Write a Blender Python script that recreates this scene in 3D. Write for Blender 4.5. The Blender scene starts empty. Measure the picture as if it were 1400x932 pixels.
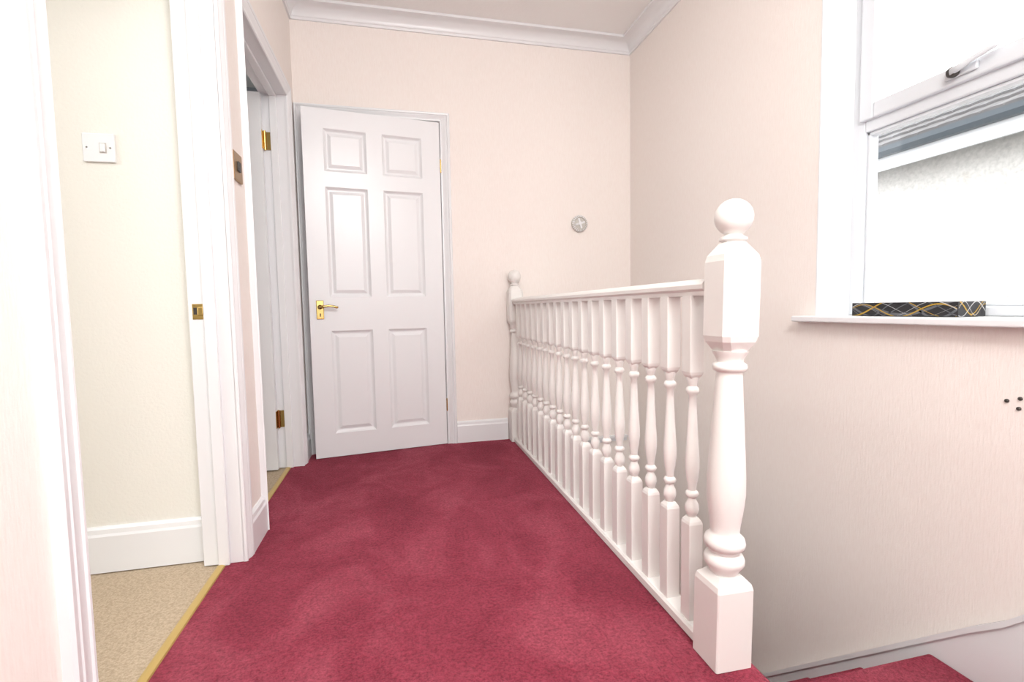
import bpy, bmesh, math, random
from mathutils import Matrix, Vector
random.seed(3)
S = bpy.context.scene
# ------------------------------------------------------------------ helpers
def newmat(name, col, rough=0.5, metal=0.0, spec=0.5):
    m = bpy.data.materials.new(name); m.use_nodes = True
    b = m.node_tree.nodes['Principled BSDF']
    b.inputs['Base Color'].default_value = (*col, 1)
    b.inputs['Roughness'].default_value = rough
    b.inputs['Metallic'].default_value = metal
    b.inputs['Specular IOR Level'].default_value = spec
    return m
def noise(m, scale=(1,1,1), nscale=5, detail=4, rough=0.6, dist=0.0):
    nt = m.node_tree
    tc = nt.nodes.new('ShaderNodeTexCoord'); mp = nt.nodes.new('ShaderNodeMapping')
    mp.inputs['Scale'].default_value = scale
    n = nt.nodes.new('ShaderNodeTexNoise'); n.inputs['Scale'].default_value = nscale
    n.inputs['Detail'].default_value = detail; n.inputs['Roughness'].default_value = rough
    n.inputs['Distortion'].default_value = dist
    nt.links.new(tc.outputs['Object'], mp.inputs[0]); nt.links.new(mp.outputs[0], n.inputs['Vector'])
    return n
def bump(m, n, strength, dist, prev=None):
    nt = m.node_tree
    b = nt.nodes.new('ShaderNodeBump'); b.inputs['Strength'].default_value = strength
    b.inputs['Distance'].default_value = dist
    nt.links.new(n.outputs[0], b.inputs['Height'])
    if prev: nt.links.new(prev.outputs[0], b.inputs['Normal'])
    nt.links.new(b.outputs[0], nt.nodes['Principled BSDF'].inputs['Normal'])
    return b
def ramp(m, n, stops, interp='LINEAR', link=True):
    nt = m.node_tree
    r = nt.nodes.new('ShaderNodeValToRGB'); r.color_ramp.interpolation = interp
    el = r.color_ramp.elements
    while len(el) < len(stops): el.new(0.5)
    for e, (p, c) in zip(el, stops):
        e.position = p; e.color = (*c, 1)
    nt.links.new(n.outputs[0], r.inputs[0])
    if link: nt.links.new(r.outputs[0], nt.nodes['Principled BSDF'].inputs['Base Color'])
    return r
def mixcol(m, a, b, fac, mode='MULTIPLY', link=True):
    nt = m.node_tree
    x = nt.nodes.new('ShaderNodeMix'); x.data_type = 'RGBA'; x.blend_type = mode
    x.inputs[0].default_value = fac
    nt.links.new(a.outputs[0] if not a.bl_idname=='ShaderNodeMix' else a.outputs[2], x.inputs[6]); nt.links.new(b.outputs[0], x.inputs[7])
    if link: nt.links.new(x.outputs[2], nt.nodes['Principled BSDF'].inputs['Base Color'])
    return x

M = {}
m = newmat('pink_wallpaper', (.88,.82,.765), .75, spec=.2); n = noise(m,(1,1,.16),170,3); b=bump(m,n,.5,.0018)
n2 = noise(m,(1,1,1),260,3); bump(m,n2,.35,.001,b)
r=ramp(m,n,[(.3,(.855,.79,.745)),(.7,(.885,.83,.79))]); M['wall']=m
m = newmat('cream_wallpaper', (.79,.78,.72), .8, spec=.25); n = noise(m,(1,1,1),100,4); bump(m,n,.6,.0025); M['cream']=m
m = newmat('grey_wall', (.42,.45,.5), .8); n = noise(m,(1,1,1),90,4); bump(m,n,.2,.001); M['grey']=m
m = newmat('ceiling_paper', (.90,.90,.89), .8); n = noise(m,(1,1,1),70,4); bump(m,n,.35,.003); M['ceil']=m
m = newmat('white_gloss_paint', (.80,.81,.825), .28); n = noise(m,(1,1,1),60,3); bump(m,n,.05,.001); M['white']=m
m = newmat('spindle_paint', (.78,.765,.74), .3); n = noise(m,(1,1,1),60,3); bump(m,n,.06,.001); M['spin']=m
m = newmat('upvc', (.64,.67,.70), .3); n = noise(m,(1,1,1),20,2); bump(m,n,.02,.0005); M['upvc']=m
# crimson carpet
m = newmat('crimson_carpet', (.4,.05,.08), .95, spec=.05)
n = noise(m,(1,.8,1),3.4,6,.62,.8); r1 = ramp(m,n,[(.36,(.355,.038,.072)),(.50,(.435,.055,.096)),(.64,(.54,.096,.145))],link=False)
n2 = noise(m,(1,1,1),110,4,.85); r2 = ramp(m,n2,[(.38,(.44,.40,.41)),(.60,(1.0,1.0,1.0))],link=False)
n3 = noise(m,(1,1,1),26,5,.75); r3 = ramp(m,n3,[(.38,(.78,.75,.76)),(.60,(1.0,1.0,1.0))],link=False)
x=mixcol(m,r1,r2,.9,link=False); mixcol(m,x,r3,.8); b=bump(m,n2,1.0,.009); bump(m,n3,.5,.012,b)
bs=m.node_tree.nodes['Principled BSDF']; bs.inputs['Sheen Weight'].default_value=.15; bs.inputs['Sheen Tint'].default_value=(1,.5,.6,1)
M['carpet']=m
m = newmat('beige_carpet', (.5,.4,.26), .95, spec=.1); n=noise(m,(1,1,1),160,3,.7)
r=ramp(m,n,[(.35,(.40,.315,.22)),(.65,(.57,.46,.34))]); bump(m,n,.6,.004); M['beige']=m
m = newmat('polished_brass', (.55,.38,.14), .22, 1.0); n=noise(m,(1,1,1),40,2); bump(m,n,.05,.0005); M['brass']=m
m = newmat('antique_brass', (.34,.21,.10), .35, .9); n=noise(m,(1,1,1),40,2); bump(m,n,.05,.0005); M['abrass']=m
m = newmat('gold_strip', (.60,.43,.15), .38, .5); n=noise(m,(1,1,1),40,2); bump(m,n,.08,.0005); M['gold']=m
m = newmat('white_plastic', (.80,.81,.82), .3); M['plastic']=m
m = newmat('vent_plastic', (.55,.53,.49), .5); M['gplastic']=m
m = newmat('dark_plastic', (.04,.035,.03), .5); M['dark']=m
m = newmat('chrome', (.6,.6,.6), .2, 1.0); M['chrome']=m
m = newmat('render_wall', (.80,.79,.76), .9); n=noise(m,(1,1,1),30,5,.7); bump(m,n,.5,.015); ramp(m,n,[(.35,(.37,.365,.355)),(.6,(.48,.475,.46))]); M['render']=m
m = newmat('blue_fascia', (.022,.038,.052), .5); M['fascia']=m
m = newmat('roof_tile', (.05,.05,.05), .8); n=noise(m,(1,1,1),6,4); ramp(m,n,[(.3,(.04,.04,.043)),(.7,(.075,.073,.075))]); M['tile']=m
m = newmat('ground', (.35,.35,.33), .9); n=noise(m,(1,1,1),3,4); ramp(m,n,[(.3,(.3,.3,.28)),(.7,(.42,.42,.4))]); M['ground']=m
m = newmat('carton_black', (.014,.014,.016), .35); n=noise(m,(1,1,1),40,2); bump(m,n,.02,.0005); M['tissue']=m
M['pw']=newmat('print_white',(.45,.45,.45),.4); M['pg']=newmat('print_gold',(.42,.26,.03),.4); M['ps']=newmat('print_grey',(.10,.105,.115),.4)
# glass
m = bpy.data.materials.new('window_glass'); m.use_nodes=True; nt=m.node_tree; nt.nodes.clear()
o=nt.nodes.new('ShaderNodeOutputMaterial'); mx=nt.nodes.new('ShaderNodeMixShader'); tr=nt.nodes.new('ShaderNodeBsdfTransparent'); gl=nt.nodes.new('ShaderNodeBsdfGlossy'); gl.inputs['Roughness'].default_value=.03
mx.inputs[0].default_value=.05
nt.links.new(tr.outputs[0],mx.inputs[1]); nt.links.new(gl.outputs[0],mx.inputs[2]); nt.links.new(mx.outputs[0],o.inputs[0]); M['glass']=m

def obj(name, verts, faces, mat, parent=None, smooth=False, bevel=0, seg=2):
    me = bpy.data.meshes.new(name); me.from_pydata([tuple(v) for v in verts], [], faces)
    bm = bmesh.new(); bm.from_mesh(me); bmesh.ops.recalc_face_normals(bm, faces=bm.faces); bm.to_mesh(me); bm.free()
    o = bpy.data.objects.new(name, me); S.collection.objects.link(o)
    me.materials.append(M[mat] if isinstance(mat,str) else mat)
    if smooth:
        for p in me.polygons: p.use_smooth = True
    if bevel:
        md = o.modifiers.new('bevel','BEVEL'); md.width=bevel; md.segments=seg; md.limit_method='ANGLE'; md.angle_limit=math.radians(40)
    if parent: o.parent = parent
    return o
def empty(name, loc=(0,0,0), rz=0):
    e = bpy.data.objects.new(name, None); e.empty_display_size=.1; S.collection.objects.link(e)
    e.location=loc; e.rotation_euler=(0,0,rz); return e
BF=[(0,3,2,1),(4,5,6,7),(0,1,5,4),(1,2,6,5),(2,3,7,6),(3,0,4,7)]
def bx(V,F,b):
    x0,x1,y0,y1,z0,z1=b; k=len(V)
    V += [(x0,y0,z0),(x1,y0,z0),(x1,y1,z0),(x0,y1,z0),(x0,y0,z1),(x1,y0,z1),(x1,y1,z1),(x0,y1,z1)]
    F += [tuple(i+k for i in f) for f in BF]
def boxes(name, bl, mat, parent=None, bevel=0, seg=2):
    V=[];F=[]
    for b in bl: bx(V,F,b)
    return obj(name,V,F,mat,parent,bevel=bevel,seg=seg)
def prism(name, poly, a0, a1, fn, mat, parent=None, bevel=0, smooth=False, seg=2):
    n=len(poly); V=[fn(p,q,a0) for p,q in poly]+[fn(p,q,a1) for p,q in poly]
    F=[tuple(range(n)), tuple(range(n,2*n))]+[(i,(i+1)%n,n+(i+1)%n,n+i) for i in range(n)]
    return obj(name,V,F,mat,parent,bevel=bevel,smooth=smooth,seg=seg)
def lathe(V,F,prof,c,seg=28):
    k=len(V); n=len(prof)
    for r,z in prof:
        for i in range(seg):
            a=2*math.pi*i/seg; V.append((c[0]+r*math.cos(a),c[1]+r*math.sin(a),z))
    for j in range(n-1):
        for i in range(seg):
            i2=(i+1)%seg
            F.append((k+j*seg+i,k+j*seg+i2,k+(j+1)*seg+i2,k+(j+1)*seg+i))
    F.append(tuple(k+i for i in range(seg))); F.append(tuple(k+(n-1)*seg+i for i in range(seg)))
def sqstack(V,F,prof,c,ch=0.0):
    k=len(V); n=len(prof)
    for h,z in prof:
        q=min(ch,h*.5)
        for sx,sy in [(-1,-1),(1,-1),(1,1),(-1,1)]:
            if (sx*sy)>0: pts=[(sx*h,sy*(h-q)),(sx*(h-q),sy*h)]
            else: pts=[(sx*(h-q),sy*h),(sx*h,sy*(h-q))]
            for px,py in pts: V.append((c[0]+px,c[1]+py,z))
    for j in range(n-1):
        for i in range(8):
            i2=(i+1)%8
            F.append((k+j*8+i,k+j*8+i2,k+(j+1)*8+i2,k+(j+1)*8+i))
    F.append(tuple(k+i for i in range(8))); F.append(tuple(k+(n-1)*8+i for i in range(8)))
def smooth_by_angle(o,deg=35):
    me=o.data
    for p in me.polygons: p.use_smooth=True
    try:
        me.set_sharp_from_angle(angle=math.radians(deg))
    except Exception: pass

# ------------------------------------------------------------------ dimensions
XL=-.53; XR=1.541; YB=3.06; YF=-1.5; ZC=2.55; ZD=-2.2
HD=1.965   # door head
D1A,D1B=.95,1.78      # first doorway
D2A,D2B=2.045,2.83     # second doorway
# ------------------------------------------------------------------ walls
boxes('wall_left',[(-.65,XL,YF,D1A-.02,0,ZC),(-.65,XL,D1A-.02,D1B+.02,HD+.02,ZC),(-.65,XL,D1B+.02,D2A-.02,0,ZC),(-.65,XL,D2A-.02,D2B+.02,HD+.02,ZC),(-.65,XL,D2B+.02,YB,0,ZC)],'wall')
boxes('wall_back',[(-.65,-.505,YB,3.2,0,ZC),(-.505,.305,YB,3.2,HD+.02,ZC),(.305,XR,YB,3.2,-.02,ZC),(.70,XR,YB,3.2,ZD,-.02)],'wall')
WY0,WY1,WZ0,WZ1=.22,1.55,.79,2.18
boxes('wall_right',[(XR,1.80,YF,WY0,ZD,ZC),(XR,1.80,WY1,3.2,ZD,ZC),(XR,1.80,WY0,WY1,ZD,WZ0-.02),(XR,1.80,WY0,WY1,WZ1,ZC)],'wall')
boxes('wall_front',[(-.65,0.0,YF-.14,YF,0,ZC),(1.25,1.8,YF-.14,YF,ZD,ZC),(0,1.25,YF-.14,YF,ZD,.85),(0,1.25,YF-.14,YF,2.2,ZC)],'wall')
boxes('wall_stairwell_left',[(.705,.755,1.03,YB,ZD,-.24)],'wall')
boxes('wall_stairwell_front',[(.705,XR,.62,.67,ZD,-.24)],'wall')
boxes('ceiling',[(-3.5,1.8,YF-.14,4.3,ZC,ZC+.1)],'ceil')
boxes('wall_bedroom_side',[(-3.5,-.65,1.84,1.90,0,ZC)],'cream')
boxes('wall_bedroom_end',[(-3.6,-3.5,YF,-.6,0,ZC),(-3.6,-3.5,1.2,4.3,0,ZC),(-3.6,-3.5,-.6,1.2,0,.8),(-3.6,-3.5,-.6,1.2,2.2,ZC),(-3.5,-.65,YF-.14,YF,0,ZC)],'cream')
boxes('wall_bathroom',[(-3.5,1.6,4.2,4.3,0,ZC),(-.66,-.60,3.2,4.2,0,ZC),(1.5,1.6,3.2,4.2,0,ZC)],'grey')
boxes('floor_bedroom',[(-3.5,-.605,YF,1.84,-.12,-.004),(-3.5,-.605,1.90,4.2,-.12,-.004),(-.6,1.5,3.12,4.2,-.12,-.004),(-.605,-.5,1.9,2.08,-.12,-.01)],'beige')
# landing floor, crimson carpet (one continuous piece)
fp=[(-.59,YF),(XR,YF),(XR,.665),(.79,.665),(.79,1.03),(.705,1.03),(.705,3.06),(.29,3.06),(.29,3.12),(-.485,3.12),(-.485,3.06),(-.59,3.06)]
prism('floor',fp,-.24,0,lambda p,q,a:(p,q,a),'carpet',bevel=.012,seg=3)
boxes('floor_lower',[(.755,XR,.67,YB,ZD-.1,ZD)],'carpet')
# stairs
rise=.2; go=.215
st=empty('staircase')
bl=[]
for k in range(1,11):
    yn=1.08+go*(k-1); y0=.672 if k==1 else yn-go-.02
    x0=.793 if k==1 else .757
    bl.append((x0,1.508,y0-.0,yn,-rise*k-.035,-rise*k))
    bl.append((x0,1.508,y0,yn-.02,-rise*(k+1)+.0,-rise*k-.034))
boxes('stair_treads',bl,'carpet',st,bevel=.012,seg=3)
sl=-rise/go
def topz(y): return -.055+sl*(y-.977)
poly=[(YF+.01,.13),(.76,.13),(.80,.115),(.84,.075),(.90,.010),(.977,-.055),(3.04,topz(3.04)),(3.04,max(ZD,topz(3.04)-.3)),(1.0,-.40),(.70,-.23),(.66,0.0),(YF+.01,0.0)]
prism('stair_string',poly,1.510,1.540,lambda p,q,a:(a,p,q),'white',st)
cap=[(.66,.13),(.76,.13),(.80,.115),(.84,.075),(.90,.010),(.977,-.055),(3.04,topz(3.04))]
cp=cap+[(p,q-.018) for p,q in reversed(cap)]
prism('string_capping',cp,1.502,1.512,lambda p,q,a:(a,p,q),'white',st)

# ------------------------------------------------------------------ trim
def sweep_frame(name, fn, a, b, h, wl, wr, wt, mat='white', ts=1.0):
    prof=[(0,0),(0,.010),(.06,.014),(.14,.014),(.18,.010),(.30,.012),(.55,.019),(.66,.021),(.70,.016),(.76,.021),(.92,.023),(1.0,.018),(1.0,0)]
    n=len(prof); V=[]
    for w,t in prof: V.append(fn(a-w*wl,0,t*ts))
    for w,t in prof: V.append(fn(a-w*wl,h+w*wt,t*ts))
    for w,t in prof: V.append(fn(b+w*wr,h+w*wt,t*ts))
    for w,t in prof: V.append(fn(b+w*wr,0,t*ts))
    F=[]
    for s in range(3):
        for i in range(n):
            j=(i+1)%n; F.append((s*n+i,s*n+j,(s+1)*n+j,(s+1)*n+i))
    F.append(tuple(range(n))); F.append(tuple(range(3*n,4*n)))
    return obj(name,V,F,mat)
fl=lambda s,z,t:(XL+t,s,z)
fb=lambda s,z,t:(s,YB-t,z)
sweep_frame('trim_1',fl,D1A,D1B,HD,.07,.055,.07,ts=.85)
sweep_frame('trim_2',fl,D2A,D2B,HD,.022,.065,.065)
sweep_frame('trim_3',fb,-.487,.287,HD,.040,.06,.05)
def lining(name,a,b,h):
    e=empty(name)
    boxes('lining',[(-.652,XL+.003,a-.02,a,0,h+.02),(-.652,XL+.003,b,b+.02,0,h+.02),(-.652,XL+.003,a,b,h,h+.02)],'white',e,bevel=.002)
    boxes('door_stop',[(-.605,-.57,a,a+.014,0,h),(-.605,-.57,b-.014,b,0,h),(-.605,-.57,a+.014,b-.014,h-.014,h)],'white',e,bevel=.003)
    return e
lining('trim_4',D1A,D1B,HD); lining('trim_5',D2A,D2B,HD)
e=empty('trim_6')
boxes('lining',[(-.507,-.487,YB-.003,3.2,0,HD+.02),(.287,.307,YB-.003,3.2,0,HD+.02),(-.487,.287,YB-.003,3.2,HD,HD+.02)],'white',e,bevel=.002)
boxes('door_stop',[(-.487,-.473,3.105,3.14,0,HD),(.273,.287,3.105,3.14,0,HD),(-.473,.273,3.105,3.14,HD-.014,HD)],'white',e,bevel=.002)
sp=empty('strike_plate')
boxes('plate',[(-.640,-.609,D1B-.0025,D1B,.822,.872)],'brass',sp,bevel=.001)
boxes('lip',[(-.622,-.606,D1B-.012,D1B-.0015,.835,.862)],'brass',sp,bevel=.002)
boxes('keep_hole',[(-.636,-.626,D1B-.0035,D1B-.0022,.838,.860)],'dark',sp)
def skirt(name, fn, a, b, h=.135, d=.018, mat='white', z0=0):
    poly=[(0,z0),(d,z0),(d,z0+h-.03),(d-.004,z0+h-.022),(d-.006,z0+h-.008),(d-.012,z0+h),(0,z0+h)]
    return prism(name,poly,a,b,fn,mat)
skirt('baseboard_left',lambda p,q,a:(XL+p,a,q),D1B+.056,D2A-.023)
skirt('baseboard_left_rear',lambda p,q,a:(XL+p,a,q),YF+.02,.878)
skirt('baseboard_left_corner',lambda p,q,a:(XL+p,a,q),2.896,3.035)
skirt('baseboard_back',lambda p,q,a:(a,YB-p,q),.348,.675)
skirt('baseboard_bedroom',lambda p,q,a:(a,1.84-p,q),-3.45,-.654,h=.15)
skirt('baseboard_front',lambda p,q,a:(a,YF+p,q),XL+.02,XR-.04)
prism('trim_7',[(0,-.075),(.012,-.075),(.014,-.055),(.03,-.05),(.03,-.035),(0,-.035)],.78,XR-.035,lambda p,q,a:(a,YB-p,q),'white')
# cornice
prof=[(0,2.472),(.010,2.472),(.012,2.484)]
for i in range(9):
    a=math.pi/2*i/8; prof.append((.016+.06*(1-math.cos(a)), 2.488+.045*math.sin(a)))
prof+= [(.088,2.536),(.088,ZC),(0,ZC)]
n=len(prof);V=[]
for (sx,sy,cx,cy) in [(1,1,XL,YF),(-1,1,XR,YF),(-1,-1,XR,YB),(1,-1,XL,YB)]:
    for d,z in prof: V.append((cx+sx*d,cy+sy*d,z))
F=[]
for s in range(4):
    for i in range(n):
        j=(i+1)%n; t=(s+1)%4; F.append((s*n+i,s*n+j,t*n+j,t*n+i))
smooth_by_angle(obj('trim_8',V,F,'white'),30)
for nm,a,b in [('threshold_strip',D1A+.002,D1B-.002),('threshold_strip',D2A+.002,D2B-.002)]:
    prism(nm,[(-.610,-.003),(-.607,.003),(-.600,.005),(-.593,.005),(-.586,.003),(-.583,-.003)],a,b,lambda p,q,s:(p,s,q),'gold')

# ------------------------------------------------------------------ panel doors
def door_leaf(name, w, h, th, parent):
    xs=[0,.108,.338,.424,.654,w]; zs=[0.005,.14,.73,.92,1.533,1.617,1.85,h]
    if w<.75: xs=[0,.10,.32,.40,.62,w]
    pan={(1,1),(3,1),(1,3),(3,3),(1,5),(3,5)}
    V=[];F=[]
    rings=[(0,0),(.004,.004),(.010,.010),(.016,.013),(.022,.013),(.040,.004),(.044,.004)]
    for side in (0,1):
        def P(x,z,d): 
            V.append((x-w, d if side==0 else th-d, z)); return len(V)-1
        for i in range(5):
            for j in range(7):
                x0,x1,z0,z1=xs[i],xs[i+1],zs[j],zs[j+1]
                if (i,j) in pan:
                    prev=None
                    for ins,d in rings:
                        r=[P(x0+ins,z0+ins,d),P(x1-ins,z0+ins,d),P(x1-ins,z1-ins,d),P(x0+ins,z1-ins,d)]
                        if prev:
                            for k in range(4): F.append((prev[k],prev[(k+1)%4],r[(k+1)%4],r[k]))
                        prev=r
                    F.append(tuple(prev))
                else: F.append((P(x0,z0,0),P(x1,z0,0),P(x1,z1,0),P(x0,z1,0)))
    k=len(V); V+= [(-w,0,.005),(0,0,.005),(0,th,.005),(-w,th,.005),(-w,0,h),(0,0,h),(0,th,h),(-w,th,h)]
    F+=[(k,k+3,k+2,k+1),(k+4,k+5,k+6,k+7),(k+1,k+2,k+6,k+5),(k+3,k,k+4,k+7)]
    me=bpy.data.meshes.new(name); me.from_pydata(V,[],F)
    bm=bmesh.new(); bm.from_mesh(me); bmesh.ops.remove_doubles(bm,verts=bm.verts,dist=.0002); bmesh.ops.recalc_face_normals(bm,faces=bm.faces); bm.to_mesh(me); bm.free()
    o=bpy.data.objects.new(name,me); S.collection.objects.link(o); me.materials.append(M['white']); o.parent=parent; return o
def hinge(name,x,y,z,parent,mat='brass'):
    V=[];F=[]
    lathe(V,F,[(.002,z-.040),(.004,z-.038),(.004,z+.038),(.002,z+.040)],(x,y),12)
    bx(V,F,(x-.001,x+.003,y+.003,y+.006,z-.036,z+.036))
    obj(name,V,F,mat,parent)
def lever(name,x,z,parent,yf,s):
    V=[];F=[]
    y0,y1=sorted((yf,yf+s*.006)); bx(V,F,(x-.020,x+.020,y0,y1,z-.053,z+.053))
    obj(name+'_backplate',V,F,'brass',parent,bevel=.003,seg=2)
    V=[];F=[]
    lathe(V,F,[(.012,0),(.013,.004),(.008,.008),(.007,.04),(.009,.046)],(0,0),16)
    V=[(x+a, yf+s*(c+.005), z+.015+b) for a,b,c in V]
    obj(name+'_spindle',V,F,'brass',parent,smooth=True)
    V=[];F=[]; pts=[(0,.0,.008),(.02,.003,.0075),(.045,.006,.0065),(.07,.003,.0065),(.088,-.003,.007),(.095,-.002,.005)]
    for px,pz,r in pts:
        for i in range(12):
            a=2*math.pi*i/12; V.append((x+px, yf+s*(.046)+r*.8*math.cos(a), z+.015+pz+r*math.sin(a)))
    for j in range(len(pts)-1):
        for i in range(12): F.append((j*12+i,j*12+(i+1)%12,(j+1)*12+(i+1)%12,(j+1)*12+i))
    F.append(tuple(range(12))); F.append(tuple(range(len(V)-12,len(V))))
    obj(name+'_lever',V,F,'brass',parent,smooth=True)
    boxes(name+'_keyhole',[(x-.003,x+.003,min(yf+s*.0055,yf+s*.0068),max(yf+s*.0055,yf+s*.0068),z-.038,z-.02)],'dark',parent)
W=.762
d3=empty('door_1',(.283,YB-.022,0),math.radians(8.3))
door_leaf('leaf',W,1.955,.038,d3); lever('handle_front',-W+.055,.85,d3,0,-1); lever('handle_back',-W+.055,.85,d3,.038,1)
hinge('hinge_top',.004,-.002,1.70,d3); hinge('hinge_bottom',.004,-.002,.25,d3)
d2=empty('door_2',(-.64,2.785,0),0)
door_leaf('leaf',.72,1.955,.038,d2)
lever('handle_front',-.66,.85,d2,0,-1)
for nm,z in (('hinge_top',1.726),('hinge_bottom',.27)):
    V=[];F=[]
    lathe(V,F,[(.003,z-.05),(.006,z-.048),(.006,z+.048),(.003,z+.05)],(.008,.033),12)
    bx(V,F,(.010,.034,.0405,.0435,z-.045,z+.045)); bx(V,F,(.0,.003,.005,.03,z-.045,z+.045))
    obj(nm,V,F,'brass',d2)

# ------------------------------------------------------------------ balustrade
XB=.725
def newel(name,c,s=1.0,lean=0.0):
    e=empty(name,(c[0],c[1],0)); e.rotation_euler=(0,lean,0)
    c=(0,0)
    V=[];F=[]
    H=.047*s
    sqstack(V,F,[(H,0.001),(H,.185),(H*.93,.197),(H*.62,.212)],c,.003)
    sqstack(V,F,[(H*.60,.728),(H*.93,.755),(H,.768),(H,.935),(H*.93,.950),(H*.55,.978)],c,.012*s)
    obj('blocks',V,F,'spin',e)
    V=[];F=[]
    pr=[(.030,.200),(.028,.212),(.034,.222),(.043,.236),(.044,.246),(.040,.256),(.033,.262),(.033,.268),(.043,.276),(.045,.286),(.042,.297),(.033,.305),(.031,.312),
        (.033,.33),(.038,.365),(.0415,.40),(.041,.44),(.038,.50),(.0345,.56),(.031,.62),(.0285,.665),(.0275,.685),(.035,.690),(.037,.697),(.035,.704),(.028,.708),(.029,.716),(.036,.727),(.038,.734)]
    lathe(V,F,[(r*s*1.03,z) for r,z in pr],c,40)
    top=[(.022,.974),(.024,.980),(.030,.984),(.030,.989),(.022,.993),(.018,.997)]
    for i in range(15):
        a=-math.pi/2+.45+ (math.pi-.45)*i/14
        top.append((.0415*math.cos(a)+.0001,1.035+.0415*math.sin(a)))
    lathe(V,F,[(r*s,z) for r,z in top],c,40)
    smooth_by_angle(obj('turning',V,F,'spin',e),50)
    return e
newel('newel_post',(XB+.002,.980),1.0,.020); newel('newel_post',(XB,3.008),.96)
bal=empty('balustrade')
hp=[(-.022,.862),(.022,.862),(.024,.872),(.032,.878),(.033,.888),(.028,.895),(.016,.901),(0,.903),(-.016,.901),(-.028,.895),(-.033,.888),(-.032,.878),(-.024,.872)]
V=[(XB+p+.008,1.028,q) for p,q in hp]+[(XB+p,2.962,q) for p,q in hp]; n=len(hp)
F=[tuple(range(n)), tuple(range(n,2*n))]+[(i,(i+1)%n,n+(i+1)%n,n+i) for i in range(n)]
smooth_by_angle(obj('handrail',V,F,'spin',bal),40)
prism('base_rail',[(-.03,.002),(.03,.002),(.03,.022),(.024,.028),(-.024,.028),(-.03,.022)],1.028,2.962,lambda p,q,a:(XB+p,a,q),'spin',bal)
V=[];F=[];V2=[];F2=[]
nb=18; hh=.0195
for i in range(nb):
    c=(XB,1.10+i*.1055)
    sqstack(V,F,[(hh,.026),(hh,.280),(hh*.9,.287),(hh*.6,.296)],c,.0015)
    sqstack(V,F,[(hh*.6,.655),(hh*.9,.664),(hh,.672),(hh,.863)],c,.0015)
    pr=[(.010,.288),(.0105,.298),(.015,.306),(.0175,.316),(.0165,.328),(.011,.340),(.010,.346),(.015,.350),(.0175,.356),(.015,.362),(.0105,.366),
        (.0115,.378),(.0155,.40),(.018,.425),(.0182,.445),(.016,.48),(.0130,.53),(.0108,.58),(.0098,.612),(.0155,.618),(.0168,.624),(.0155,.630),(.0105,.635),(.0125,.645),(.0155,.655),(.014,.660)]
    lathe(V2,F2,pr,c,16)
obj('baluster_blocks',V,F,'spin',bal)
smooth_by_angle(obj('baluster_turnings',V2,F2,'spin',bal),50)
boxes('trim_9',[(.756,.770,1.032,3.04,-.26,.004)],'white',bevel=.003)

# ------------------------------------------------------------------ window
wn=empty('window_1')
FX0,FX1=1.690,1.755
boxes('reveal_lining',[(XR-.001,FX0,WY1-.006,WY1,WZ0,WZ1),(XR-.001,FX0,WY0,WY0+.006,WZ0,WZ1),(XR-.001,FX0,WY0,WY1,WZ1-.006,WZ1)],'white',wn)
zt=1.455; f=.052
boxes('outer_frame',[(FX0,FX1,WY1-f,WY1,WZ0,WZ1),(FX0,FX1,WY0,WY0+f,WZ0,WZ1),(FX0,FX1,WY0+f,WY1-f,WZ0,WZ0+.03),(FX0,FX1,WY0+f,WY1-f,WZ1-f,WZ1),(FX0,FX1,WY0+f,WY1-f,zt,zt+.05)],'upvc',wn,bevel=.005,seg=2)
a0,a1,c0,c1=WY0+f-.012,WY1-f+.012,zt+.038,WZ1-f+.012; s=.055
boxes('top_sash',[(FX0-.018,FX1-.02,a1-s,a1,c0,c1),(FX0-.018,FX1-.02,a0,a0+s,c0,c1),(FX0-.018,FX1-.02,a0+s,a1-s,c0,c0+s),(FX0-.018,FX1-.02,a0+s,a1-s,c1-s,c1)],'upvc',wn,bevel=.006,seg=2)
boxes('glazing_bead',[(FX0+.012,FX1-.02,WY1-f-.012,WY1-f,WZ0+.03,zt),(FX0+.012,FX1-.02,WY0+f,WY0+f+.012,WZ0+.03,zt),(FX0+.012,FX1-.02,WY0+f,WY1-f,WZ0+.03,WZ0+.04),(FX0+.012,FX1-.02,WY0+f,WY1-f,zt-.012,zt)],'upvc',wn,bevel=.003)
boxes('glass',[(1.725,1.729,WY0+f,WY1-f,WZ0+.03,zt),(1.725,1.729,a0+s,a1-s,c0+s,c1-s)],'glass',wn)
yh=1.17; zh=c0+.030
V=[];F=[]; bx(V,F,(FX0-.028,FX0-.018,yh-.045,yh+.045,zh-.013,zh+.013)); obj('handle_base',V,F,'upvc',wn,bevel=.006,seg=3)
V=[];F=[]
lathe(V,F,[(.013,0),(.016,.006),(.016,.016),(.012,.022)],(0,0),20)
V=[(FX0-.028-z,yh+.012+x,zh+y) for x,y,z in V]; obj('handle_boss',V,F,'dark',wn,smooth=True)
V=[];F=[]; pts=[(0,0,.012),(-.03,.006,.010),(-.07,.016,.008),(-.11,.022,.008),(-.125,.023,.005)]
for py,pz,r in pts:
    for i in range(12):
        a=2*math.pi*i/12; V.append((FX0-.046+.7*r*math.cos(a),yh+.012+py,zh+pz+r*math.sin(a)))
for j in range(len(pts)-1):
    for i in range(12): F.append((j*12+i,j*12+(i+1)%12,(j+1)*12+(i+1)%12,(j+1)*12+i))
F.append(tuple(range(12))); F.append(tuple(range(len(V)-12,len(V))))
obj('handle_lever',V,F,'upvc',wn,smooth=True)
boxes('window_sill',[(XR-.045,XR,WY0-.07,WY1+.07,WZ0-.022,WZ0),(XR,FX0,WY0,WY1,WZ0-.022,WZ0)],'white',bevel=.005,seg=3)
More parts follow.
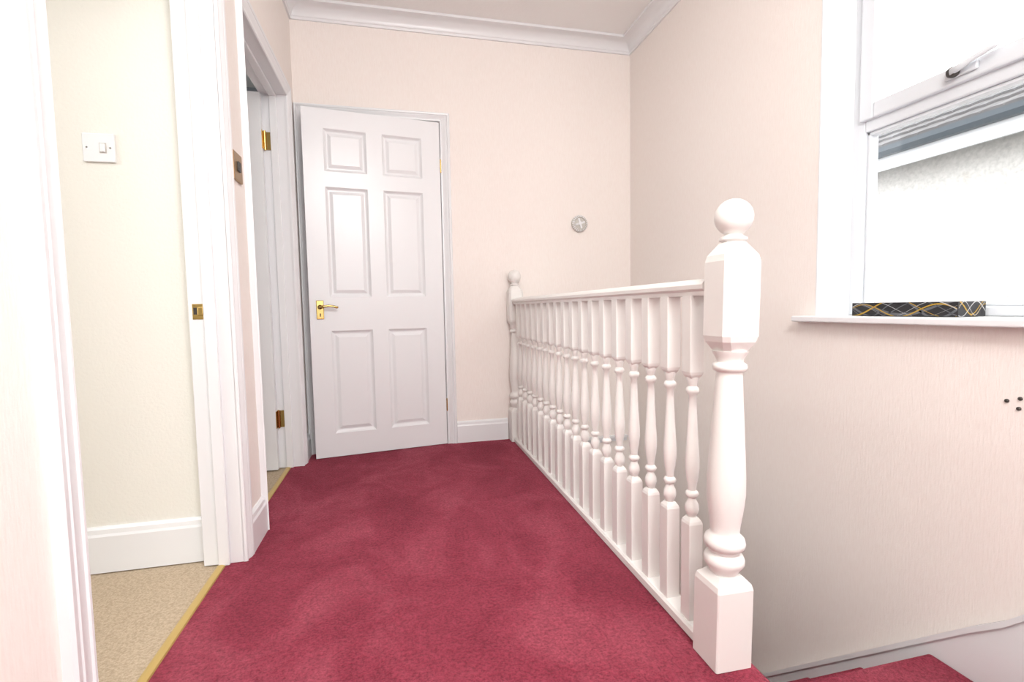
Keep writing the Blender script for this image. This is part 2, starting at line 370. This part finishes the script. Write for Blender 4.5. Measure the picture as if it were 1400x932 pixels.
boxes('added_window_rear',[(0,.06,YF-.1,YF-.04,.85,2.2),(1.19,1.25,YF-.1,YF-.04,.85,2.2),(.06,1.19,YF-.1,YF-.04,.85,.91),(.06,1.19,YF-.1,YF-.04,2.14,2.2),(.06,1.19,YF-.1,YF-.04,1.6,1.66)],'upvc',bevel=.004)  # unseen window, added behind the camera to let sky light in
boxes('added_window_bedroom',[(-3.58,-3.52,-.6,-.54,.8,2.2),(-3.58,-3.52,1.14,1.2,.8,2.2),(-3.58,-3.52,-.54,1.14,.8,.86),(-3.58,-3.52,-.54,1.14,2.14,2.2),(-3.58,-3.52,.27,.33,.86,2.14)],'upvc',bevel=.004)  # unseen window, added so daylight reaches the bedroom

# tissue box with printed swooshes on its front and end faces
tb=empty('tissue_box')
bz0,bz1,by0,by1,bx0,bx1=WZ0+.001,WZ0+.046,1.09,1.43,1.578,1.685
boxes('carton',[(bx0,bx1,by0,by1,bz0,bz1)],'tissue',tb,bevel=.0015)
def ribbons(name,mat,lst,fn,u0,u1):
    V=[];F=[]
    for (A,kf,ph,zc,w0,off) in lst:
        N=90; prev=None
        for i in range(N+1):
            u=u0+(u1-u0)*i/N
            z=bz0+.0225+zc+A*math.sin(kf*u+ph); hw=w0*(.6+.4*math.sin(9*u+ph))
            lo=max(bz0+.001,z-hw); hi=min(bz1-.001,z+hw)
            if hi-lo<.0003: prev=None; continue
            k=len(V); V.append(fn(u,lo,off)); V.append(fn(u,hi,off))
            if prev is not None: F.append((prev,prev+1,k+1,k))
            prev=k
    if F: obj(name,V,F,mat,tb)
ff=lambda u,z,o:(bx0-.0002-o,u,z); fe=lambda u,z,o:(u,by0-.0002-o,z)
ribbons('print_grey_front','ps',[(.026,22,.3,0,.0050,0),(.022,17,2.2,.004,.006,0),(.028,28,4.0,0,.004,0)],ff,by0+.002,by1-.002)
ribbons('print_gold_front','pg',[(.028,20,1.2,.004,.0028,.0002),(.020,26,3.3,-.004,.002,.0002)],ff,by0+.002,by1-.002)
ribbons('print_white_front','pw',[(.024,24,5.2,0,.0015,.0004),(.026,19,.9,.002,.0012,.0004)],ff,by0+.002,by1-.002)
ribbons('print_gold_end','pg',[(.02,60,1.2,.004,.003,.0002),(.018,70,3.3,-.004,.002,.0002)],fe,bx0+.002,bx1-.002)
ribbons('print_white_end','pw',[(.022,55,5.2,0,.0014,.0004),(.02,75,.9,.002,.0012,.0004)],fe,bx0+.002,bx1-.002)
V=[]
for i in range(20):
    a=2*math.pi*i/20; V.append((1.6315+.022*math.cos(a),1.25+.09*math.sin(a),WZ0+.0466))
obj('opening',V,[tuple(range(20))],'ps',tb)

# ------------------------------------------------------------------ switches, vent, marks
ls=empty('light_switch')
boxes('plate',[(-.937,-.849,1.831,1.84,1.322,1.410)],'plastic',ls,bevel=.003,seg=3)
boxes('rocker',[(-.888,-.874,1.825,1.832,1.352,1.378)],'plastic',ls,bevel=.002)
boxes('rocker_surround',[(-.891,-.871,1.8302,1.8312,1.349,1.381)],'gplastic',ls)
V=[];F=[]
for x in (-.925,-.861):
    k=len(V)
    for i in range(10): V.append((x+.003*math.cos(i*math.pi/5),1.8305,1.366+.003*math.sin(i*math.pi/5)))
    F.append(tuple(range(k,k+10)))
obj('screws',V,F,'chrome',ls)
bs=empty('brass_light_switch')
boxes('plate',[(XL,XL+.008,1.880,1.975,1.300,1.398)],'abrass',bs,bevel=.003,seg=3)
boxes('rocker',[(XL+.006,XL+.014,1.915,1.942,1.333,1.367)],'dark',bs,bevel=.002)
ve=empty('round_wall_vent'); vc=(1.175,1.379)
def disc(name,prof,mat,parent,seg=36):
    V=[];F=[]; lathe(V,F,prof,(0,0),seg)
    V=[(vc[0]+x,YB-z,vc[1]+y) for x,y,z in V]; o=obj(name,V,F,mat,parent); smooth_by_angle(o,35); return o
disc('body',[(.050,0),(.052,.004),(.052,.018),(.048,.024),(.040,.027),(.036,.022),(.001,.022)],'gplastic',ve)
V=[];F=[]
for k in range(24):
    a=2*math.pi*k/24; c,s_=math.cos(a),math.sin(a); kk=len(V)
    for (r,t,y) in [(.040,-.0025,.024),(.052,-.003,.018),(.052,.003,.018),(.040,.0025,.024),(.040,-.0025,.031),(.0535,-.003,.022),(.0535,.003,.022),(.040,.0025,.031)]:
        V.append((vc[0]+r*c-t*s_,YB-y,vc[1]+r*s_+t*c))
    F+=[tuple(i+kk for i in f_) for f_ in BF]
obj('ribs',V,F,'plastic',ve)
for nm,ang in (('bar_a',.3),('bar_b',.3+math.pi/2)):
    V=[]; c,s_=math.cos(ang),math.sin(ang)
    for (u,t,y) in [(-.034,-.006,.021),(.034,-.006,.021),(.034,.006,.021),(-.034,.006,.021),(-.034,-.006,.029),(.034,-.006,.029),(.034,.006,.029),(-.034,.006,.029)]:
        V.append((vc[0]+u*c-t*s_,YB-y,vc[1]+u*s_+t*c))
    obj(nm,V,list(BF),'plastic',ve,bevel=.001)
disc('core',[(.012,.02),(.012,.031),(.008,.033),(.001,.033)],'plastic',ve,20)
mk=empty('wall_fixings')
for i,(y,z) in enumerate([(.940,.576),(.912,.586),(.914,.560)]):
    V=[];F=[]; lathe(V,F,[(.005,0),(.005,.003),(.003,.005)],(0,0),12)
    V=[(XR-zz,y+a,z+b_) for a,b_,zz in V]; obj('plug_%d'%i,V,F,'dark',mk)

# ------------------------------------------------------------------ outside
nb_=empty('neighbouring_house')
XN=4.5; ze=2.18
boxes('rendered_wall',[(XN,XN+4.4,-6,14,-2.7,ze-.05)],'render',nb_)
boxes('fascia',[(XN-.22,XN-.19,-6,14,ze-.17,ze+.05)],'upvc',nb_)
prism('gutter',[(-.31,ze+.01),(-.31,ze-.03),(-.29,ze-.065),(-.24,ze-.065),(-.22,ze-.03),(-.22,ze+.01)],-6,14,lambda p,q,a:(XN+p,a,q),'fascia',nb_)
V=[];F=[]
nr=9; L=2.6
for r_ in range(nr):
    x0=XN-.25+L*r_/nr; z0=ze+.035+1.25*r_/nr; x1=XN-.25+L*(r_+1)/nr+.05; z1=ze+.035+1.25*(r_+1)/nr+.02
    for j in range(133):
        y=-6+j*.15; k=len(V)
        pf=[(0,.002),(.006,.014),(.07,.018),(.134,.014),(.140,.002),(.15,.002)]
        for (yy,dz) in pf:
            V.append((x0,y+yy,z0+dz)); V.append((x1,y+yy,z1+dz-.02))
        for q in range(len(pf)-1): F.append((k+2*q,k+2*q+2,k+2*q+3,k+2*q+1))
        k2=len(V)
        for (yy,dz) in pf: V.append((x0,y+yy,z0-.02))
        for q in range(len(pf)-1): F.append((k+2*q,k+2*q+2,k2+q+1,k2+q))
obj('roof_tiles',V,F,'tile',nb_)
prism('roof_body',[(-.22,ze),(L-.22,ze+1.25),(2*L,ze)],-6,14,lambda p,q,a:(XN+p,a,q),'tile',nb_)
boxes('ground',[(-14,20,-20,20,-2.9,-2.75)],'ground')

# ------------------------------------------------------------------ lights
w=bpy.data.worlds.new('overcast_sky'); S.world=w; w.use_nodes=True
bg=w.node_tree.nodes['Background']; bg.inputs[0].default_value=(.98,.99,1,1); bg.inputs[1].default_value=3.7
def area(name,loc,rot,sx,sy,e,col=(1,1,1)):
    l=bpy.data.lights.new(name,'AREA'); l.shape='RECTANGLE'; l.size=sx; l.size_y=sy; l.energy=e; l.color=col
    o=bpy.data.objects.new(name,l); S.collection.objects.link(o); o.location=loc; o.rotation_euler=rot; return o
area('landing_bounce_fill',(.30,-.3,2.38),(math.radians(42),0,math.radians(4)),.9,.9,28,(1,.99,.97))  # added fill behind the camera, aimed forward like bounced flash; no fitting
l=bpy.data.lights.new('landing_point_fill','POINT'); l.energy=19; l.shadow_soft_size=.16; l.color=(1,.99,.97)  # added bare point fill to lift the dim ceiling, not an actual lamp
o=bpy.data.objects.new('landing_point_fill',l); S.collection.objects.link(o); o.location=(.55,-.1,1.85)
area('bedroom_fill_light',(-1.9,.4,2.45),(0,0,0),.9,.9,11,(1,.99,.97))  # invented fill so the bedroom wall reads bright through the doorway
area('bathroom_fill_light',(-1.9,3.0,2.45),(0,0,0),.5,.5,12,(.95,.97,1))  # invented fill lighting the room behind the second doorway

# ------------------------------------------------------------------ camera
cd=bpy.data.cameras.new('camera'); cam=bpy.data.objects.new('camera',cd); S.collection.objects.link(cam)
f_px=672; cd.sensor_width=36; cd.lens=36*f_px/1400; cd.clip_start=.02
Yc=Vector((-158,42,-f_px)).normalized(); Xc=Vector((2900,98,-f_px)); Xc=(Xc-Yc*Xc.dot(Yc)).normalized(); Zc=Xc.cross(Yc)
R=Matrix((Xc,Yc,Zc)).to_4x4()
cam.matrix_world=Matrix.Translation((0,0,.84))@R
S.camera=cam
S.view_settings.view_transform='Standard'; S.view_settings.exposure=0.62
